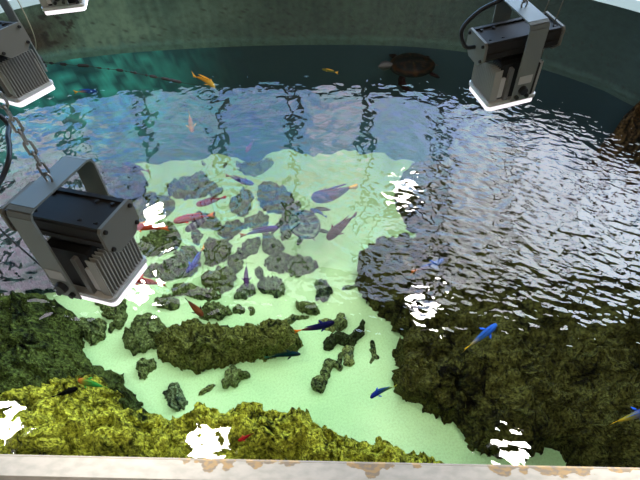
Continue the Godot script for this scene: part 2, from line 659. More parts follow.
func rock_mesh(poly_px: Array, strokes: Array, base: float, height: float, edge: float, rough: float, knob: float, sd: int, dark: Color, mid: Color, bright: Color, cell: float, lift := 0.35, centre := Vector3.ZERO) -> ArrayMesh:
	# a height field over the rock's footprint, falling below the sand outside it
	var poly := PackedVector2Array()
	var segs := []
	var lo := Vector2(1e9, 1e9)
	var hi := Vector2(-1e9, -1e9)
	if poly_px.size():
		var ya := 1e9
		var yb := -1e9
		for p in poly_px:
			ya = minf(ya, p.y)
			yb = maxf(yb, p.y)
		for p in poly_px:
			var g := at(p.x, p.y, base + (lift * (yb - p.y) / (yb - ya) if lift <= 1.0 else lift - 1.0) * height)
			poly.append(Vector2(g.x, g.z))
			lo = lo.min(poly[-1])
			hi = hi.max(poly[-1])
	for s in strokes:
		var a := at(s[0], s[1], base)
		var b := at(s[2], s[3], base)
		var r: float = s[4] * .0068
		segs.append([Vector2(a.x, a.z), Vector2(b.x, b.z), r])
		lo = lo.min(Vector2(minf(a.x, b.x) - r, minf(a.z, b.z) - r))
		hi = hi.max(Vector2(maxf(a.x, b.x) + r, maxf(a.z, b.z) + r))
	var pad := maxf(.03, edge * .25)
	lo -= Vector2(pad, pad)
	hi += Vector2(pad, pad)
	var w := int((hi.x - lo.x) / cell) + 2
	var h := int((hi.y - lo.y) / cell) + 2
	var pts := PackedVector3Array()
	var cols := PackedColorArray()
	var keep := PackedByteArray()
	pts.resize(w * h)
	cols.resize(w * h)
	keep.resize(w * h)
	var so := sd * 17.3
	for j in h:
		for i in w:
			var p := lo + Vector2(i, j) * cell
			var d := -1e9
			if poly.size():
				d = 1e9
				var np := poly.size()
				for e in np:
					d = minf(d, seg_d(p, poly[e], poly[(e + 1) % np]))
				if not Geometry2D.is_point_in_polygon(p, poly): d = -d
			for s in segs:
				d = maxf(d, s[2] - seg_d(p, s[0], s[1]))
			var big := n_a.get_noise_3d(p.x * 2.2 + so, p.y * 2.2, so)
			var fine := n_a.get_noise_3d(p.x * 7.0, so, p.y * 7.0)
			var grit := n_a.get_noise_3d(p.x * 19.0, so + 3.0, p.y * 19.0)
			d += (big * .14 + fine * .12) * minf(edge, .3) + grit * .34 * minf(edge, .07)
			var t := clampf(d / edge, 0, 1)
			var prof := sqrt(1.0 - (1.0 - t) * (1.0 - t)) if d > 0 else clampf(d / edge * 3.0, -.5, 0.0)
			var inside := clampf(d / (edge * .5), 0, 1)
			var y := height * prof * (.82 + .45 * big)
			var ridge := n_c.get_noise_3d(p.x * 5.0, so, p.y * 5.0)
			y += rough * inside * (fine * 1.1 + ridge * .5 + grit * .8)
			var crack := n_c.get_noise_3d(p.x * 8.0 + 30, so, p.y * 8.0 + fine * .4)
			y -= minf(rough, .04) * .9 * inside * sm(.25, .8, crack)
			var kb := 0.0
			if knob > 0:
				kb = -n_cell.get_noise_3d(p.x * 9.0 + fine * .5, y * 4.0, p.y * 9.0 + so)
				y += knob * inside * (kb - .4) + knob * .5 * inside * -n_cell.get_noise_3d(p.x * 21.0, so, p.y * 21.0)
			var sx := rough * .9 * n_a.get_noise_3d(p.x * 6.0, y * 6.0 + 50 + so, p.y * 6.0)
			var sz := rough * .9 * n_a.get_noise_3d(p.x * 6.0 + 90, y * 6.0, p.y * 6.0 + so)
			var px := clampf(p.x + sx, -4.1, 3.3)
			pts[j * w + i] = Vector3(px, base - .012 + y, clampf(p.y + sz, wall_z(px) - .03, -.4)) - centre
			keep[j * w + i] = 1 if d > -edge * .14 - cell else 0
			var tone := n_a.get_noise_3d(p.x * 20.0, y * 20.0 + so, p.y * 20.0)
			var c := dark.lerp(mid, clampf(.45 + tone * 2.6 + big * .5, 0, 1))
			var moss := clampf(.15 + n_a.get_noise_3d(p.x * 2.6 + 40, so + 9, p.y * 2.6) * 1.9 + tone * 2.2 + (kb + .5) * (1.0 if knob > 0 else 0.0), 0, 1)
			cols[j * w + i] = c.lerp(bright, moss)
	return grid_mesh(pts, w, h, cols, keep)


func V(list: Array) -> Array:
	var out := []
	for i in range(0, list.size(), 2): out.append(Vector2(list[i], list[i + 1]))
	return out


func oval(cx: float, cy: float, rx: float, ry: float, deg := 0.0, sd := 0) -> Array:
	var out := []
	for k in 12:
		var a := TAU * k / 12
		var r := 1.0 + .16 * sin(a * 2 + sd * 1.7) + .1 * sin(a * 3 + sd * 2.9)
		out.append(Vector2(cx, cy) + Vector2(cos(a) * rx * r, sin(a) * ry * r).rotated(deg_to_rad(deg)))
	return out


func rock(called: String, label: String, group: String, poly: Array, strokes: Array, height: float, edge: float, rough: float, knob: float, tones: Array, cell: float, lift := .35, base := BED, category := "rock") -> void:
	var m := rock_mesh(poly, strokes, base, height, edge, rough, knob, taken.get("seed", 1), tones[0], tones[1], tones[2], cell, lift)
	taken["seed"] = taken.get("seed", 1) + 1
	tag(part(called, m, M.rock, self), label, category, group)


func build_rocks() -> void:
	var green := [lin(36, 54, 36), lin(98, 126, 82), lin(134, 160, 96)]
	var grey := [lin(52, 72, 62), lin(112, 138, 112), lin(136, 168, 118)]
	var reef := [lin(16, 30, 12), lin(84, 110, 32), lin(206, 214, 74)]
	var darkreef := [lin(16, 26, 18), lin(52, 72, 42), lin(92, 114, 54)]
	var brown := [lin(24, 28, 14), lin(68, 72, 34), lin(100, 104, 50)]
	var pale := [lin(90, 112, 84), lin(134, 160, 110), lin(158, 180, 104)]
	# the big reefs
	rock("reef_rock", "large dark green reef rock rising at the left below the hanging floodlight", "", V([-60, 300, 0, 291, 40, 290, 74, 312, 76, 340, 86, 356, 112, 370, 131, 390, 146, 412, 120, 440, 60, 470, -70, 480]), [], .42, .3, .06, .03, darkreef, .012, .5)
	rock("algae_reef", "yellow-green algae covered reef mound filling the bottom left corner", "", V([-40, 412, 8, 388, 48, 366, 92, 366, 108, 382, 112, 404, 145, 410, 175, 422, 185, 440, 180, 500, -60, 510]), [], .5, .22, .05, .06, reef, .009, .6, -1.05, "reef")
	rock("algae_reef", "long yellow-green algae ridge along the white kerb at bottom centre", "", V([150, 424, 175, 420, 200, 408, 241, 406, 275, 407, 309, 399, 313, 413, 321, 429, 350, 437, 376, 444, 402, 450, 416, 460, 440, 468, 470, 500, 150, 510]), [], .5, .16, .05, .055, reef, .009, .6, -1.05, "reef")
	rock("reef_rock", "huge dark brown reef rock covering the lower right of the tank", "", V([362, 262, 372, 252, 400, 240, 425, 250, 470, 240, 720, 230, 740, 500, 600, 500, 575, 468, 556, 450, 530, 460, 490, 456, 468, 442, 458, 428, 442, 412, 416, 404, 401, 390, 393, 370, 395, 346, 408, 336, 395, 318, 375, 302, 362, 288]), [], .5, .26, .07, .03, brown, .012, .3)
	rock("reef_rock", "broad grey-brown reef rock under the glare at the upper right", "", V([398, 192, 418, 172, 450, 158, 560, 150, 700, 160, 720, 260, 560, 262, 470, 258, 432, 252, 412, 232, 403, 212]), [], .5, .3, .06, .02, [lin(50, 52, 40), lin(92, 90, 66), lin(106, 108, 76)], .018, .3)
	rock("long_rock", "long brown-green boulder lying in the middle of the sand", "", V([157, 350, 155, 336, 165, 326, 185, 319, 215, 321, 232, 323, 255, 321, 280, 320, 297, 327, 303, 340, 295, 350, 270, 357, 240, 361, 215, 369, 195, 373, 175, 368, 160, 362]), [], .26, .16, .045, .02, [lin(36, 48, 24), lin(98, 114, 58), lin(130, 144, 72)], .009, .4)
	rock("reef_rock", "broad blue-grey rock under the glare at the left behind the hanging floodlight", "", V([-160, 150, 40, 150, 100, 158, 140, 172, 146, 190, 120, 214, 100, 240, 84, 290, 40, 296, -180, 300]), [], .4, .3, .06, .02, [lin(34, 58, 72), lin(66, 100, 112), lin(92, 128, 128)], .014, .3)
	# single stones on the sand, each traced as an oval: x, y, rx, ry, turn, tones, height, label
	var stones := [
		[91, 329, 13, 16, 10, green, .12, "knobbly green stone beside the dark left reef"],
		[145, 334, 21, 22, 0, green, .2, "round green boulder touching the left end of the long boulder"],
		[145, 368, 9, 12, 30, green, .1, "small craggy green stone below the round boulder"],
		[173, 395, 13, 15, 15, grey, .12, "smooth grey-green stone alone on the sand in front of the long boulder"],
		[207, 389, 8, 4, -35, pale, .05, "little pale yellow-green stone right of the smooth grey-green one"],
		[308, 307, 13, 7, 28, green, .1, "oval dark green stone between the two reefs above the orange-tailed fish"],
		[323, 290, 10, 10, 0, grey, .1, "angular grey stone on open sand left of the big reef"],
		[350, 287, 9, 4, -25, grey, .04, "thin flat grey stone touching the big right reef"],
		[216, 311, 14, 10, 0, green, .11, "dark green stone behind the middle of the long boulder"],
		[239, 310, 7, 5, 20, green, .06, "small green stone right of the brown fish"],
		[252, 311, 5, 5, 0, green, .05, "smallest round green stone above the long boulder"],
		[271, 285, 12, 12, 0, grey, .12, "grey stone half in the roof reflection at centre"],
		[300, 265, 14, 13, 0, grey, .12, "grey stone below the turtle on the sand"],
		[277, 263, 15, 10, 10, grey, .1, "flat grey stone joined to the one below the turtle"],
		[271, 244, 11, 11, 0, grey, .11, "round grey stone left of the turtle"],
		[246, 251, 17, 8, -38, grey, .09, "smooth slanting grey slab of stone left of centre"],
		[245, 291, 10, 9, 0, grey, .09, "stone right under the small upright purple fish"],
		[220, 279, 22, 11, -15, green, .12, "wide green stone in front of the slanting slab"],
		[198, 292, 22, 8, 5, green, .1, "low dark green stone behind the brown fish"],
		[216, 251, 13, 17, 10, green, .15, "craggy green stone among the water rings, middle left"],
		[182, 262, 20, 17, 0, grey, .14, "large round stone under the left water ring"],
		[197, 236, 7, 8, 0, grey, .06, "small square grey stone between two stones under the rings"],
		[168, 303, 12, 8, 0, green, .09, "green stone right of the lamp reflection by the left floodlight"],
		[115, 309, 12, 9, -40, green, .1, "green stone at the tip of the left floodlight"],
		[243, 203, 13, 13, 0, grey, .12, "left one of two round stones under the upper water ring"],
		[274, 199, 18, 16, 0, grey, .14, "right one of two round stones under the upper water ring"],
		[190, 186, 21, 16, -20, grey, .16, "grey boulder near the far wall, left of the water rings"],
		[152, 208, 20, 14, 0, green, .15, "green boulder peeping out behind the left floodlight"],
		[122, 185, 24, 15, 0, grey, .14, "bluish boulder by the far wall above the left floodlight"],
		[215, 166, 18, 8, 0, grey, .1, "low stone at the foot of the far wall on the left"],
		[255, 168, 20, 9, 0, grey, .1, "low broad stone at the foot of the far wall at centre"],
		[160, 240, 22, 16, 0, green, .14, "dark green boulder beside the fins of the left floodlight"],
		[288, 225, 10, 14, 20, grey, .1, "narrow grey stone tucked against the turtle's left side"],
		[206, 221, 15, 9, 10, green, .1, "flat green stone under the tail of the long pinkish red fish"],
		[232, 229, 13, 9, -15, green, .1, "green stone between the two water rings, left of the amber-tailed purple fish"],
		[258, 221, 13, 8, 5, grey, .09, "grey stone just above the amber-tailed purple fish"],
		[236, 264, 9, 8, 0, green, .08, "small green stone wedged behind the slanting slab"],
		[158, 272, 15, 11, 0, green, .12, "green stone by the lens edge of the left floodlight"],
		[184, 289, 12, 7, 0, green, .08, "green stone touching the brown fish's tail"],
		[259, 272, 7, 6, 0, grey, .06, "little grey stone right of the upright purple fish"],
		[213, 190, 10, 8, 0, grey, .09, "small stone under the dark red fish's tail"],
		[296, 206, 5, 5, 0, grey, .05, "tiny stone behind the turtle"],
	]
	for s in stones:
		rock("stone", s[7], "single stones on the sand", oval(s[0], s[1], s[2], s[3], s[4], taken.get("seed", 1)), [], s[6], minf(s[2], s[3]) * .0072, minf(.04, s[6] * .34), .012, s[5], .0075 if s[2] > 9 else .005)
	# dead coral pieces
	var cg := "dead coral pieces on the sand"
	rock("coral_piece", "club-shaped grey-green coral piece lying on the sand at centre", cg, [], [[318.5, 385, 318, 383, 8], [322.5, 380, 329, 364, 5]], .07, .035, .018, .012, green, .005, 0.0, BED, "coral")
	rock("coral_piece", "short coral branch right of the club-shaped piece", cg, [], [[333, 363, 340, 367, 4], [339, 366, 341, 355, 3]], .05, .025, .015, .008, green, .0045, 0.0, BED, "coral")
	rock("coral_piece", "pale upright coral stub under the dark coral branch", cg, [], [[348, 350, 349, 362, 5.5]], .05, .03, .015, .008, pale, .005, 0.0, BED, "coral")
	rock("coral_branch", "dark spiky coral branch at the centre of the sand", cg, [], [[329, 345, 338, 337, 6], [338, 338, 350, 340, 6.5], [350, 339, 361, 330, 4], [361, 331, 362, 324, 2], [352, 344, 362, 335, 2.5], [330, 345, 326, 346, 3]], .1, .035, .025, .012, [lin(24, 34, 24), lin(52, 70, 46), lin(70, 88, 52)], .005, 0.0, BED, "coral")
	rock("stone", "dark round stone behind the spiky coral branch", "single stones on the sand", oval(340, 322, 8, 9, 0, 2), [], .09, .05, .015, .01, green, .006)
	rock("stone", "pale flat stone behind the nose of the orange-tailed fish", "single stones on the sand", oval(327, 325, 10, 8, 0, 4), [], .04, .04, .01, .008, pale, .006)
	rock("coral_piece", "slender forked coral twig alone on the sand near the big reef", cg, [], [[372, 343, 374, 355, 3], [374, 356, 370, 362, 2], [371, 351, 377, 357, 2.5]], .04, .02, .012, .006, green, .0045, 0.0, BED, "coral")
	rock("coral_piece", "curved coral piece off the right end of the long boulder", cg, [], [[288, 322, 293, 319, 4.5], [293, 319, 307, 317, 3]], .05, .025, .012, .006, green, .0045, 0.0, BED, "coral")
	rock("coral_branch", "star-shaped dark coral cluster below the long boulder", cg, [], [[233, 378, 234, 378, 8], [226, 383, 240, 376, 4], [233, 370, 235, 385, 4], [238, 377, 247, 376, 2.5], [226, 386, 232, 380, 4]], .09, .03, .02, .012, green, .005, 0.0, BED, "coral")
	rock("coral_piece", "twisted coral arm reaching over the sand at the left reef's tip", cg, [], [[98, 303, 108, 312, 4], [108, 312, 118, 318, 4], [118, 320, 112, 330, 3.5], [124, 316, 120, 326, 4]], .08, .03, .02, .01, green, .005, 0.0, BED, "coral")
	rock("dark_rock", "dark streaked brown rock against the far wall at the right edge", "", V([620, 113, 624, 105, 633, 98, 660, 94, 690, 104, 690, 134, 640, 124, 626, 119]), [], .6, .12, .05, .0, [lin(40, 30, 18), lin(96, 72, 44), lin(120, 96, 60)], .009, 1.85, -.55)


# ------------------------------------------------------------------ lamps
var lamp_meshes := {}


func make_lamp_meshes() -> void:
	var L := lamp_meshes
	# gear box: an eight-sided hollow section along x
	var sec := PackedVector2Array([Vector2(-.028, .148), Vector2(.028, .148), Vector2(.05, .170), Vector2(.05, .214), Vector2(.046, .219), Vector2(-.046, .219), Vector2(-.05, .214), Vector2(-.05, .170)])
	var along := Transform3D(Basis(Vector3(0, 0, -1), Vector3(0, 1, 0), Vector3(1, 0, 0)), Vector3.ZERO)   # u -> -z, w -> x
	var st := st_new()
	add_prism(st, sec, -.122, .121, along)
	for z in [-.043, .043]:                                   # raised rails along the top
		add_box(st, Vector3(.0, .2215, z), Vector3(.24, .006, .011), .002)
	for z in [-.051, .051]:
		add_box(st, Vector3(.0, .186, z), Vector3(.24, .004, .004))
	L.housing = done(st)
	var cap := PackedVector2Array([Vector2(-.030, .143), Vector2(.030, .143), Vector2(.055, .168), Vector2(.055, .218), Vector2(.048, .226), Vector2(-.048, .226), Vector2(-.055, .218), Vector2(-.055, .168)])
	st = st_new()
	add_prism(st, cap, .121, .129, along)
	L.cap_a = done(st)
	st = st_new()
	add_prism(st, cap, -.130, -.122, along)
	L.cap_b = done(st)
	var sc := CylinderMesh.new()
	sc.top_radius = .0045
	sc.bottom_radius = .0055
	sc.height = .006
	sc.radial_segments = 10
	sc.rings = 1
	L.screw = sc
	# heat sink: core with fins on the two short sides
	st = st_new()
	add_box(st, Vector3(0, .078, 0), Vector3(.118, .128, .112), .004)
	L.core = done(st)
	L.fin = box(Vector3(0, .072, 0), Vector3(.026, .115, .0024))
	L.side_plate = box(Vector3.ZERO, Vector3(.034, .072, .005), .003)
	L.side_frame = box(Vector3.ZERO, Vector3(.013, .118, .014), .003)
	L.neck = box(Vector3(0, .138, 0), Vector3(.10, .03, .07), .006)
	# bezel: frame with flanges
	st = st_new()
	add_prism(st, rounded(.172, .146, .012, 4), .0, .012, Transform3D(Basis(Vector3(1, 0, 0), Vector3(0, 0, -1), Vector3(0, 1, 0)), Vector3(0, .004, 0)))
	L.bezel = done(st)
	st = st_new()
	add_prism(st, rounded(.166, .140, .014, 5), -.014, .004, Transform3D(Basis(Vector3(1, 0, 0), Vector3(0, 0, -1), Vector3(0, 1, 0)), Vector3.ZERO))
	L.lens = done(st)
	# yoke: one bent strip, a path in (z, y) with thickness
	var path := [Vector2(-.094, .03), Vector2(-.094, .268), Vector2(-.090, .278), Vector2(-.080, .282), Vector2(.080, .282), Vector2(.090, .278), Vector2(.094, .268), Vector2(.094, .03)]
	st = st_new()
	for i in path.size() - 1:
		var a: Vector2 = path[i]
		var b: Vector2 = path[i + 1]
		var n := Vector2(-(b - a).y, (b - a).x).normalized() * .0045
		var o := PackedVector2Array([a, b, b + n, a + n])
		if Geometry2D.is_polygon_clockwise(o): o.reverse()
		add_prism(st, o, -.035, .025, Transform3D(Basis(Vector3(0, 0, 1), Vector3(0, 1, 0), Vector3(1, 0, 0)), Vector3.ZERO))
	L.yoke = done(st)
	var kn := CylinderMesh.new()
	kn.top_radius = .013
	kn.bottom_radius = .015
	kn.height = .014
	kn.radial_segments = 8
	kn.rings = 1
	L.knob = kn
	L.bolt_head = box(Vector3.ZERO, Vector3(.012, .012, .012), .003)
	L.sticker = box(Vector3.ZERO, Vector3(.044, .028, .0012))
	var ring := PackedVector3Array()
	for k in 14:
		var a := TAU * k / 14
		ring.append(Vector3(cos(a) * .009, sin(a) * .012, 0))
	L.shackle = tube(ring, PackedFloat32Array([.0028]), 6, true)
	# chain link
	var lk := PackedVector3Array()
	for k in 16:
		var a := TAU * k / 16
		lk.append(Vector3(cos(a) * .0075, sin(a) * .0075 + (.011 if sin(a) > 0 else -.011), 0))
	L.link = tube(lk, PackedFloat32Array([.0030]), 6, true)


func rounded(w: float, h: float, r: float, n: int) -> PackedVector2Array:
	var o := PackedVector2Array()
	for c in 4:
		var cx: float = (w / 2 - r) * [1, -1, -1, 1][c]
		var cy: float = (h / 2 - r) * [1, 1, -1, -1][c]
		for k in n + 1:
			var a := PI / 2 * (c + float(k) / n)
			o.append(Vector2(cx + cos(a) * r, cy + sin(a) * r))
	return o


func lamp(where: Vector3, yaw: float, pitch: float, roll: float, power: float, label: String, chain_label: String, links: int) -> Node3D:
	var L := lamp_meshes
	var t := thing("floodlight", label, "lamp", where, "floodlights hung over the tank")
	t.basis = Basis.from_euler(Vector3(deg_to_rad(pitch), deg_to_rad(yaw), deg_to_rad(roll))).scaled(Vector3.ONE * 1.12)
	part("gear_box", L.housing, M.black_alu, t)
	var turn_x := Basis(Vector3.FORWARD, PI / 2)
	for e in 2:
		var cap := part("end_cap", L.cap_a if e == 0 else L.cap_b, M.dark_alu, t)
		for y in [.165, .213]:
			for z in [-.043, .043]:
				part("screw", L.screw, M.black_alu, cap, Transform3D(turn_x, Vector3(.131 if e == 0 else -.132, y, z)))
	for x in [-.108, -.055, .06, .1]:
		for z in [-.03, .03]:
			part("screw", L.screw, M.black_alu, t, Transform3D(Basis(), Vector3(x, .221, z)))
	part("neck", L.neck, M.black_alu, t)
	var core := part("heat_sink", L.core, M.core, t)
	for s in [-1, 1]:
		for k in 14:
			part("fin", L.fin, M.fin_alu, core, Transform3D(Basis(), Vector3(s * .068, 0, -.062 + k * .00954)))
	for s in [-1, 1]:
		part("side_plate", L.side_plate, M.silver, t, Transform3D(Basis(), Vector3(.054, .062, s * .0585)))
		part("side_frame", L.side_frame, M.grey_paint, t, Transform3D(Basis(), Vector3(.026, .072, s * .061)))
		part("side_frame", L.side_frame, M.black_alu, t, Transform3D(Basis(), Vector3(-.062, .072, s * .061)))
	part("bezel", L.bezel, M.silver, t)
	part("glass_lens", L.lens, M.glow, t)
	var yk := part("yoke", L.yoke, M.yoke, t)
	for s in [-1, 1]:
		part("sticker", L.sticker, M.sticker, yk, Transform3D(Basis(), Vector3(-.005, .105, s * .0995)))
		part("knob", L.knob, M.rubber, yk, Transform3D(Basis(Vector3.RIGHT, s * PI / 2), Vector3(-.005, .068, s * .104)))
		part("bolt", L.bolt_head, M.rubber, yk, Transform3D(Basis(), Vector3(.012, .046, s * .102)))
		part("bolt", L.bolt_head, M.rubber, yk, Transform3D(Basis(), Vector3(-.022, .046, s * .102)))
	part("shackle", L.shackle, M.steel, t, Transform3D(Basis(), Vector3(-.005, .2945, 0)))
	var a := AreaLight3D.new()
	a.name = "lamp_light"
	a.area_size = Vector2(.15, .125) * 1.12
	a.light_energy = power
	a.light_color = Color(1.0, 0.985, 0.95)
	a.area_range = 14.0
	a.shadow_enabled = true
	t.add_child(a)
	a.transform = Transform3D(Basis(Vector3.RIGHT, -PI / 2), Vector3(0, -.018, 0))
	# chain up to the roof
	var top := t.transform * Vector3(-.005, .3165, 0)
	var ch := thing("chain", chain_label, "chain", top, "lamp chains")
	var y := .0
	var k := 0
	var end := roof_y(top.z) - top.y
	if links > 0:
		while y < end:
			part("link", L.link, M.steel, ch, Transform3D(Basis(Vector3.UP, .5 + (PI / 2 if k % 2 else 0.0)), Vector3(0, y, 0)))
			y += .031
			k += 1
	else:
		var st := SurfaceTool.new()
		while y < end:
			st.append_from(L.link, 0, Transform3D(Basis(Vector3.UP, .5 + (PI / 2 if k % 2 else 0.0)), Vector3(0, y, 0)))
			y += .031
			k += 1
		part("links", st.commit(), M.steel, ch).set_meta("kind", "stuff")
	return t


func build_lamps() -> void:
	# fill panels added over the visitors' side, out of view, to light the kerb
	for x in [-2.2, 0.0, 2.2]:
		var t := thing("added_fill_panel", ["left", "middle", "right"][int((x + 2.3) / 2.2)] + " one of the three added warm fill panels, unseen under the roof behind the viewer", "lamp", Vector3(x, roof_y(1.1) - .16, 1.1), "added fill panels over the walkway")
		part("frame", box(Vector3(0, .03, 0), Vector3(1.3, .06, .4), .01), M.silver, t)
		part("diffuser", box(Vector3(0, -.005, 0), Vector3(1.2, .012, .3), .003), M.glow, t)
		var al := AreaLight3D.new()
		al.name = "added_fill_light"
		al.area_size = Vector2(1.2, .3)
		al.light_energy = 4.0
		al.light_color = Color(1.0, .93, .84)
		al.area_range = 16.0
		al.shadow_enabled = true
		t.add_child(al)
		al.transform = Transform3D(Basis(Vector3.RIGHT, -PI / 2), Vector3(0, -.02, 0))
	make_lamp_meshes()
	var P := 1.55
	lamp(Vector3(-.592, .857, -.75), -18.5, -6.8, 6.0, P, "large grey floodlight at the left, its fins to the right, hung on a steel chain", "steel chain holding the large left floodlight", 1)
	lamp(Vector3(.682, .839, -1.589), 195.6, 2.0, -3.4, P, "grey floodlight at the top right with a black cable over its top", "chain above the top right floodlight", 1)
	lamp(Vector3(-1.157, .792, -1.651), -33.9, -2.9, 14.3, P, "floodlight at the upper left edge with a glowing white front", "chain above the upper left edge floodlight", 1)
	lamp(Vector3(-1.20, .80, -2.33), 190.0, 0.0, -2.0, P, "floodlight at the top left against the concrete wall, only its glowing face in view", "chain above the top left floodlight", 1)
	lamp(Vector3(.64, .82, -2.62), 195.0, 2.0, 2.0, P, "floodlight out over the far side, seen only as a broken white reflection", "chain of the floodlight over the far side", 0)
	lamp(Vector3(1.02, .84, -.70), 170.0, 0.0, 0.0, P, "floodlight right of the view, seen only as a white reflection by the kerb", "chain of the floodlight right of the view", 0)
	lamp(Vector3(-1.75, .85, -.85), -30.0, 0.0, 0.0, P, "floodlight left of the view, seen only as a white reflection at the left edge", "chain of the floodlight left of the view", 0)


func cable(called: String, label: String, keys: Array, r: float, m: Material, category := "cable") -> void:
	tag(part(called, tube(smooth_path(PackedVector3Array(keys), 10), PackedFloat32Array([r]), 8), m, self), label, category)


# ------------------------------------------------------------------ animals
func ramp(stops: Array, u: float) -> Color:
	var f := clampf(u, 0, 1) * (stops.size() - 1)
	var i := mini(int(f), stops.size() - 2)
	return stops[i].lerp(stops[i + 1], f - i)


func fin_mesh(outline: Array, thick: float, col: Color, tip: Color, xf: Transform3D) -> ArrayMesh:
	# a thin bulged sheet with real thickness: outline in its plane, thinner at the rim
	var c := Vector2.ZERO
	for p in outline: c += p
	c /= outline.size()
	var st := SurfaceTool.new()
	st.begin(Mesh.PRIMITIVE_TRIANGLES)
	var n := outline.size()
	for s in [1.0, -1.0]:
		for i in n:
			var p: Vector2 = outline[i]
			var q: Vector2 = outline[(i + 1) % n]
			var tri := [Vector3(c.x, c.y, s * thick), Vector3(q.x, q.y, 0), Vector3(p.x, p.y, 0)]
			if s < 0: tri = [tri[0], tri[2], tri[1]]
			for k in 3:
				st.set_color(col if tri[k].z != 0 else tip)
				st.add_vertex(xf * tri[k])
	st.generate_normals()
	return st.commit()


func fish(called: String, label: String, head: Vector2, tail: Vector2, level: float, width: float, tall: float, bend: float, stops: Array, fin_col: Color, tail_col: Color, group := "", bars := 0, level_tail := 1e9) -> void:
	# head and tail as places in the frame at the swimming level; the body is one lofted surface
	var a := at(head.x, head.y, level)
	var b := at(tail.x, tail.y, level if level_tail > 1e8 else level_tail)
	var ln := a.distance_to(b)
	var t := thing(called, label, "fish", (a + b) / 2, group)
	var fwd := (a - b).normalized()
	var side := fwd.cross(Vector3.UP).normalized()
	t.basis = Basis(fwd, side.cross(fwd), side)
	var bl := ln * .84                                     # body; the rest is tail fin
	var nu := 22
	var nv := 14
	var pts := PackedVector3Array()
	var cols := PackedColorArray()
	for j in nv + 1:
		for i in nu + 1:
			var u := float(i) / nu
			var r := pow(sin(PI * pow(clampf(u * .97 + .0, 0, 1), .62)), .75) * (1.0 - .12 * u) if u > 0 else 0.0
			r = maxf(r * .88, .16 * sm(.25, .9, u)) if u < .999 else .0
			var x := ln / 2 - bl * u
			var zc := bend * ln * (4 * (x / ln + .5) * (.5 - x / ln))
			var ang := TAU * j / nv
			var wy := sin(ang) * r * tall * ln
			var wz := cos(ang) * r * width * ln
			pts.append(Vector3(x, wy, zc + wz))
			var c := ramp(stops, u)
			if bars and fmod(u * bars + .2, 1.0) < .33: c = lin(196, 206, 200)
			c = c.lerp(c * 1.5, clampf(-sin(ang) * .6, 0, 1))
			cols.append(c * .46)
	part("body", grid_mesh(pts, nu + 1, nv + 1, cols), M.fish, t)
	var ztail := bend * ln * (4 * (.5 - .84 + .5) * (.84 - .0)) if false else bend * ln * 4 * .16 * .84
	var tf := [Vector2(.03, .02), Vector2(-.05, .045), Vector2(-.17, .11), Vector2(-.135, .0), Vector2(-.17, -.11), Vector2(-.05, -.045), Vector2(.03, -.02)]
	if tall >= .15:
		tf = [Vector2(.03, .03), Vector2(-.06, .06), Vector2(-.13, .085), Vector2(-.165, .05), Vector2(-.175, 0), Vector2(-.165, -.05), Vector2(-.13, -.085), Vector2(-.06, -.06), Vector2(.03, -.03)]
	var o := []
	for p in tf: o.append(p * ln * 1.0)
	part("tail_fin", fin_mesh(o, ln * .008, tail_col, tail_col, Transform3D(Basis(Vector3.UP, bend * 1.8), Vector3(ln / 2 - bl, 0, ztail))), M.fish, t)
	var df := [Vector2(.28, 0), Vector2(.2, .04), Vector2(0, .05), Vector2(-.2, .035), Vector2(-.26, .0), Vector2(0, -.03)]
	o = []
	for p in df: o.append(Vector2(p.x * ln, (p.y + tall * .82) * ln))
	part("dorsal_fin", fin_mesh(o, ln * .006, fin_col, fin_col, Transform3D(Basis(), Vector3(0, 0, bend * ln * .9))), M.fish, t)
	for s in [-1.0, 1.0]:
		o = [Vector2(.02, 0) * ln, Vector2(-.02, .05) * ln, Vector2(-.10, .10) * ln, Vector2(-.09, .04) * ln, Vector2(-.04, -.01) * ln]
		part("pectoral_fin", fin_mesh(o, ln * .004, fin_col, fin_col, Transform3D(Basis(Vector3.RIGHT, s * PI / 2.6), Vector3(ln * .22, -.02 * ln, bend * ln * .7 + s * width * ln * .85))), M.fish, t)
		var em := SphereMesh.new()
		em.radius = ln * .014
		em.height = ln * .028
		em.radial_segments = 10
		em.rings = 5
		part("eye", em, M.eye, t, Transform3D(Basis(), Vector3(ln * .41, tall * ln * .3, bend * ln * .36 + s * width * ln * .62)))


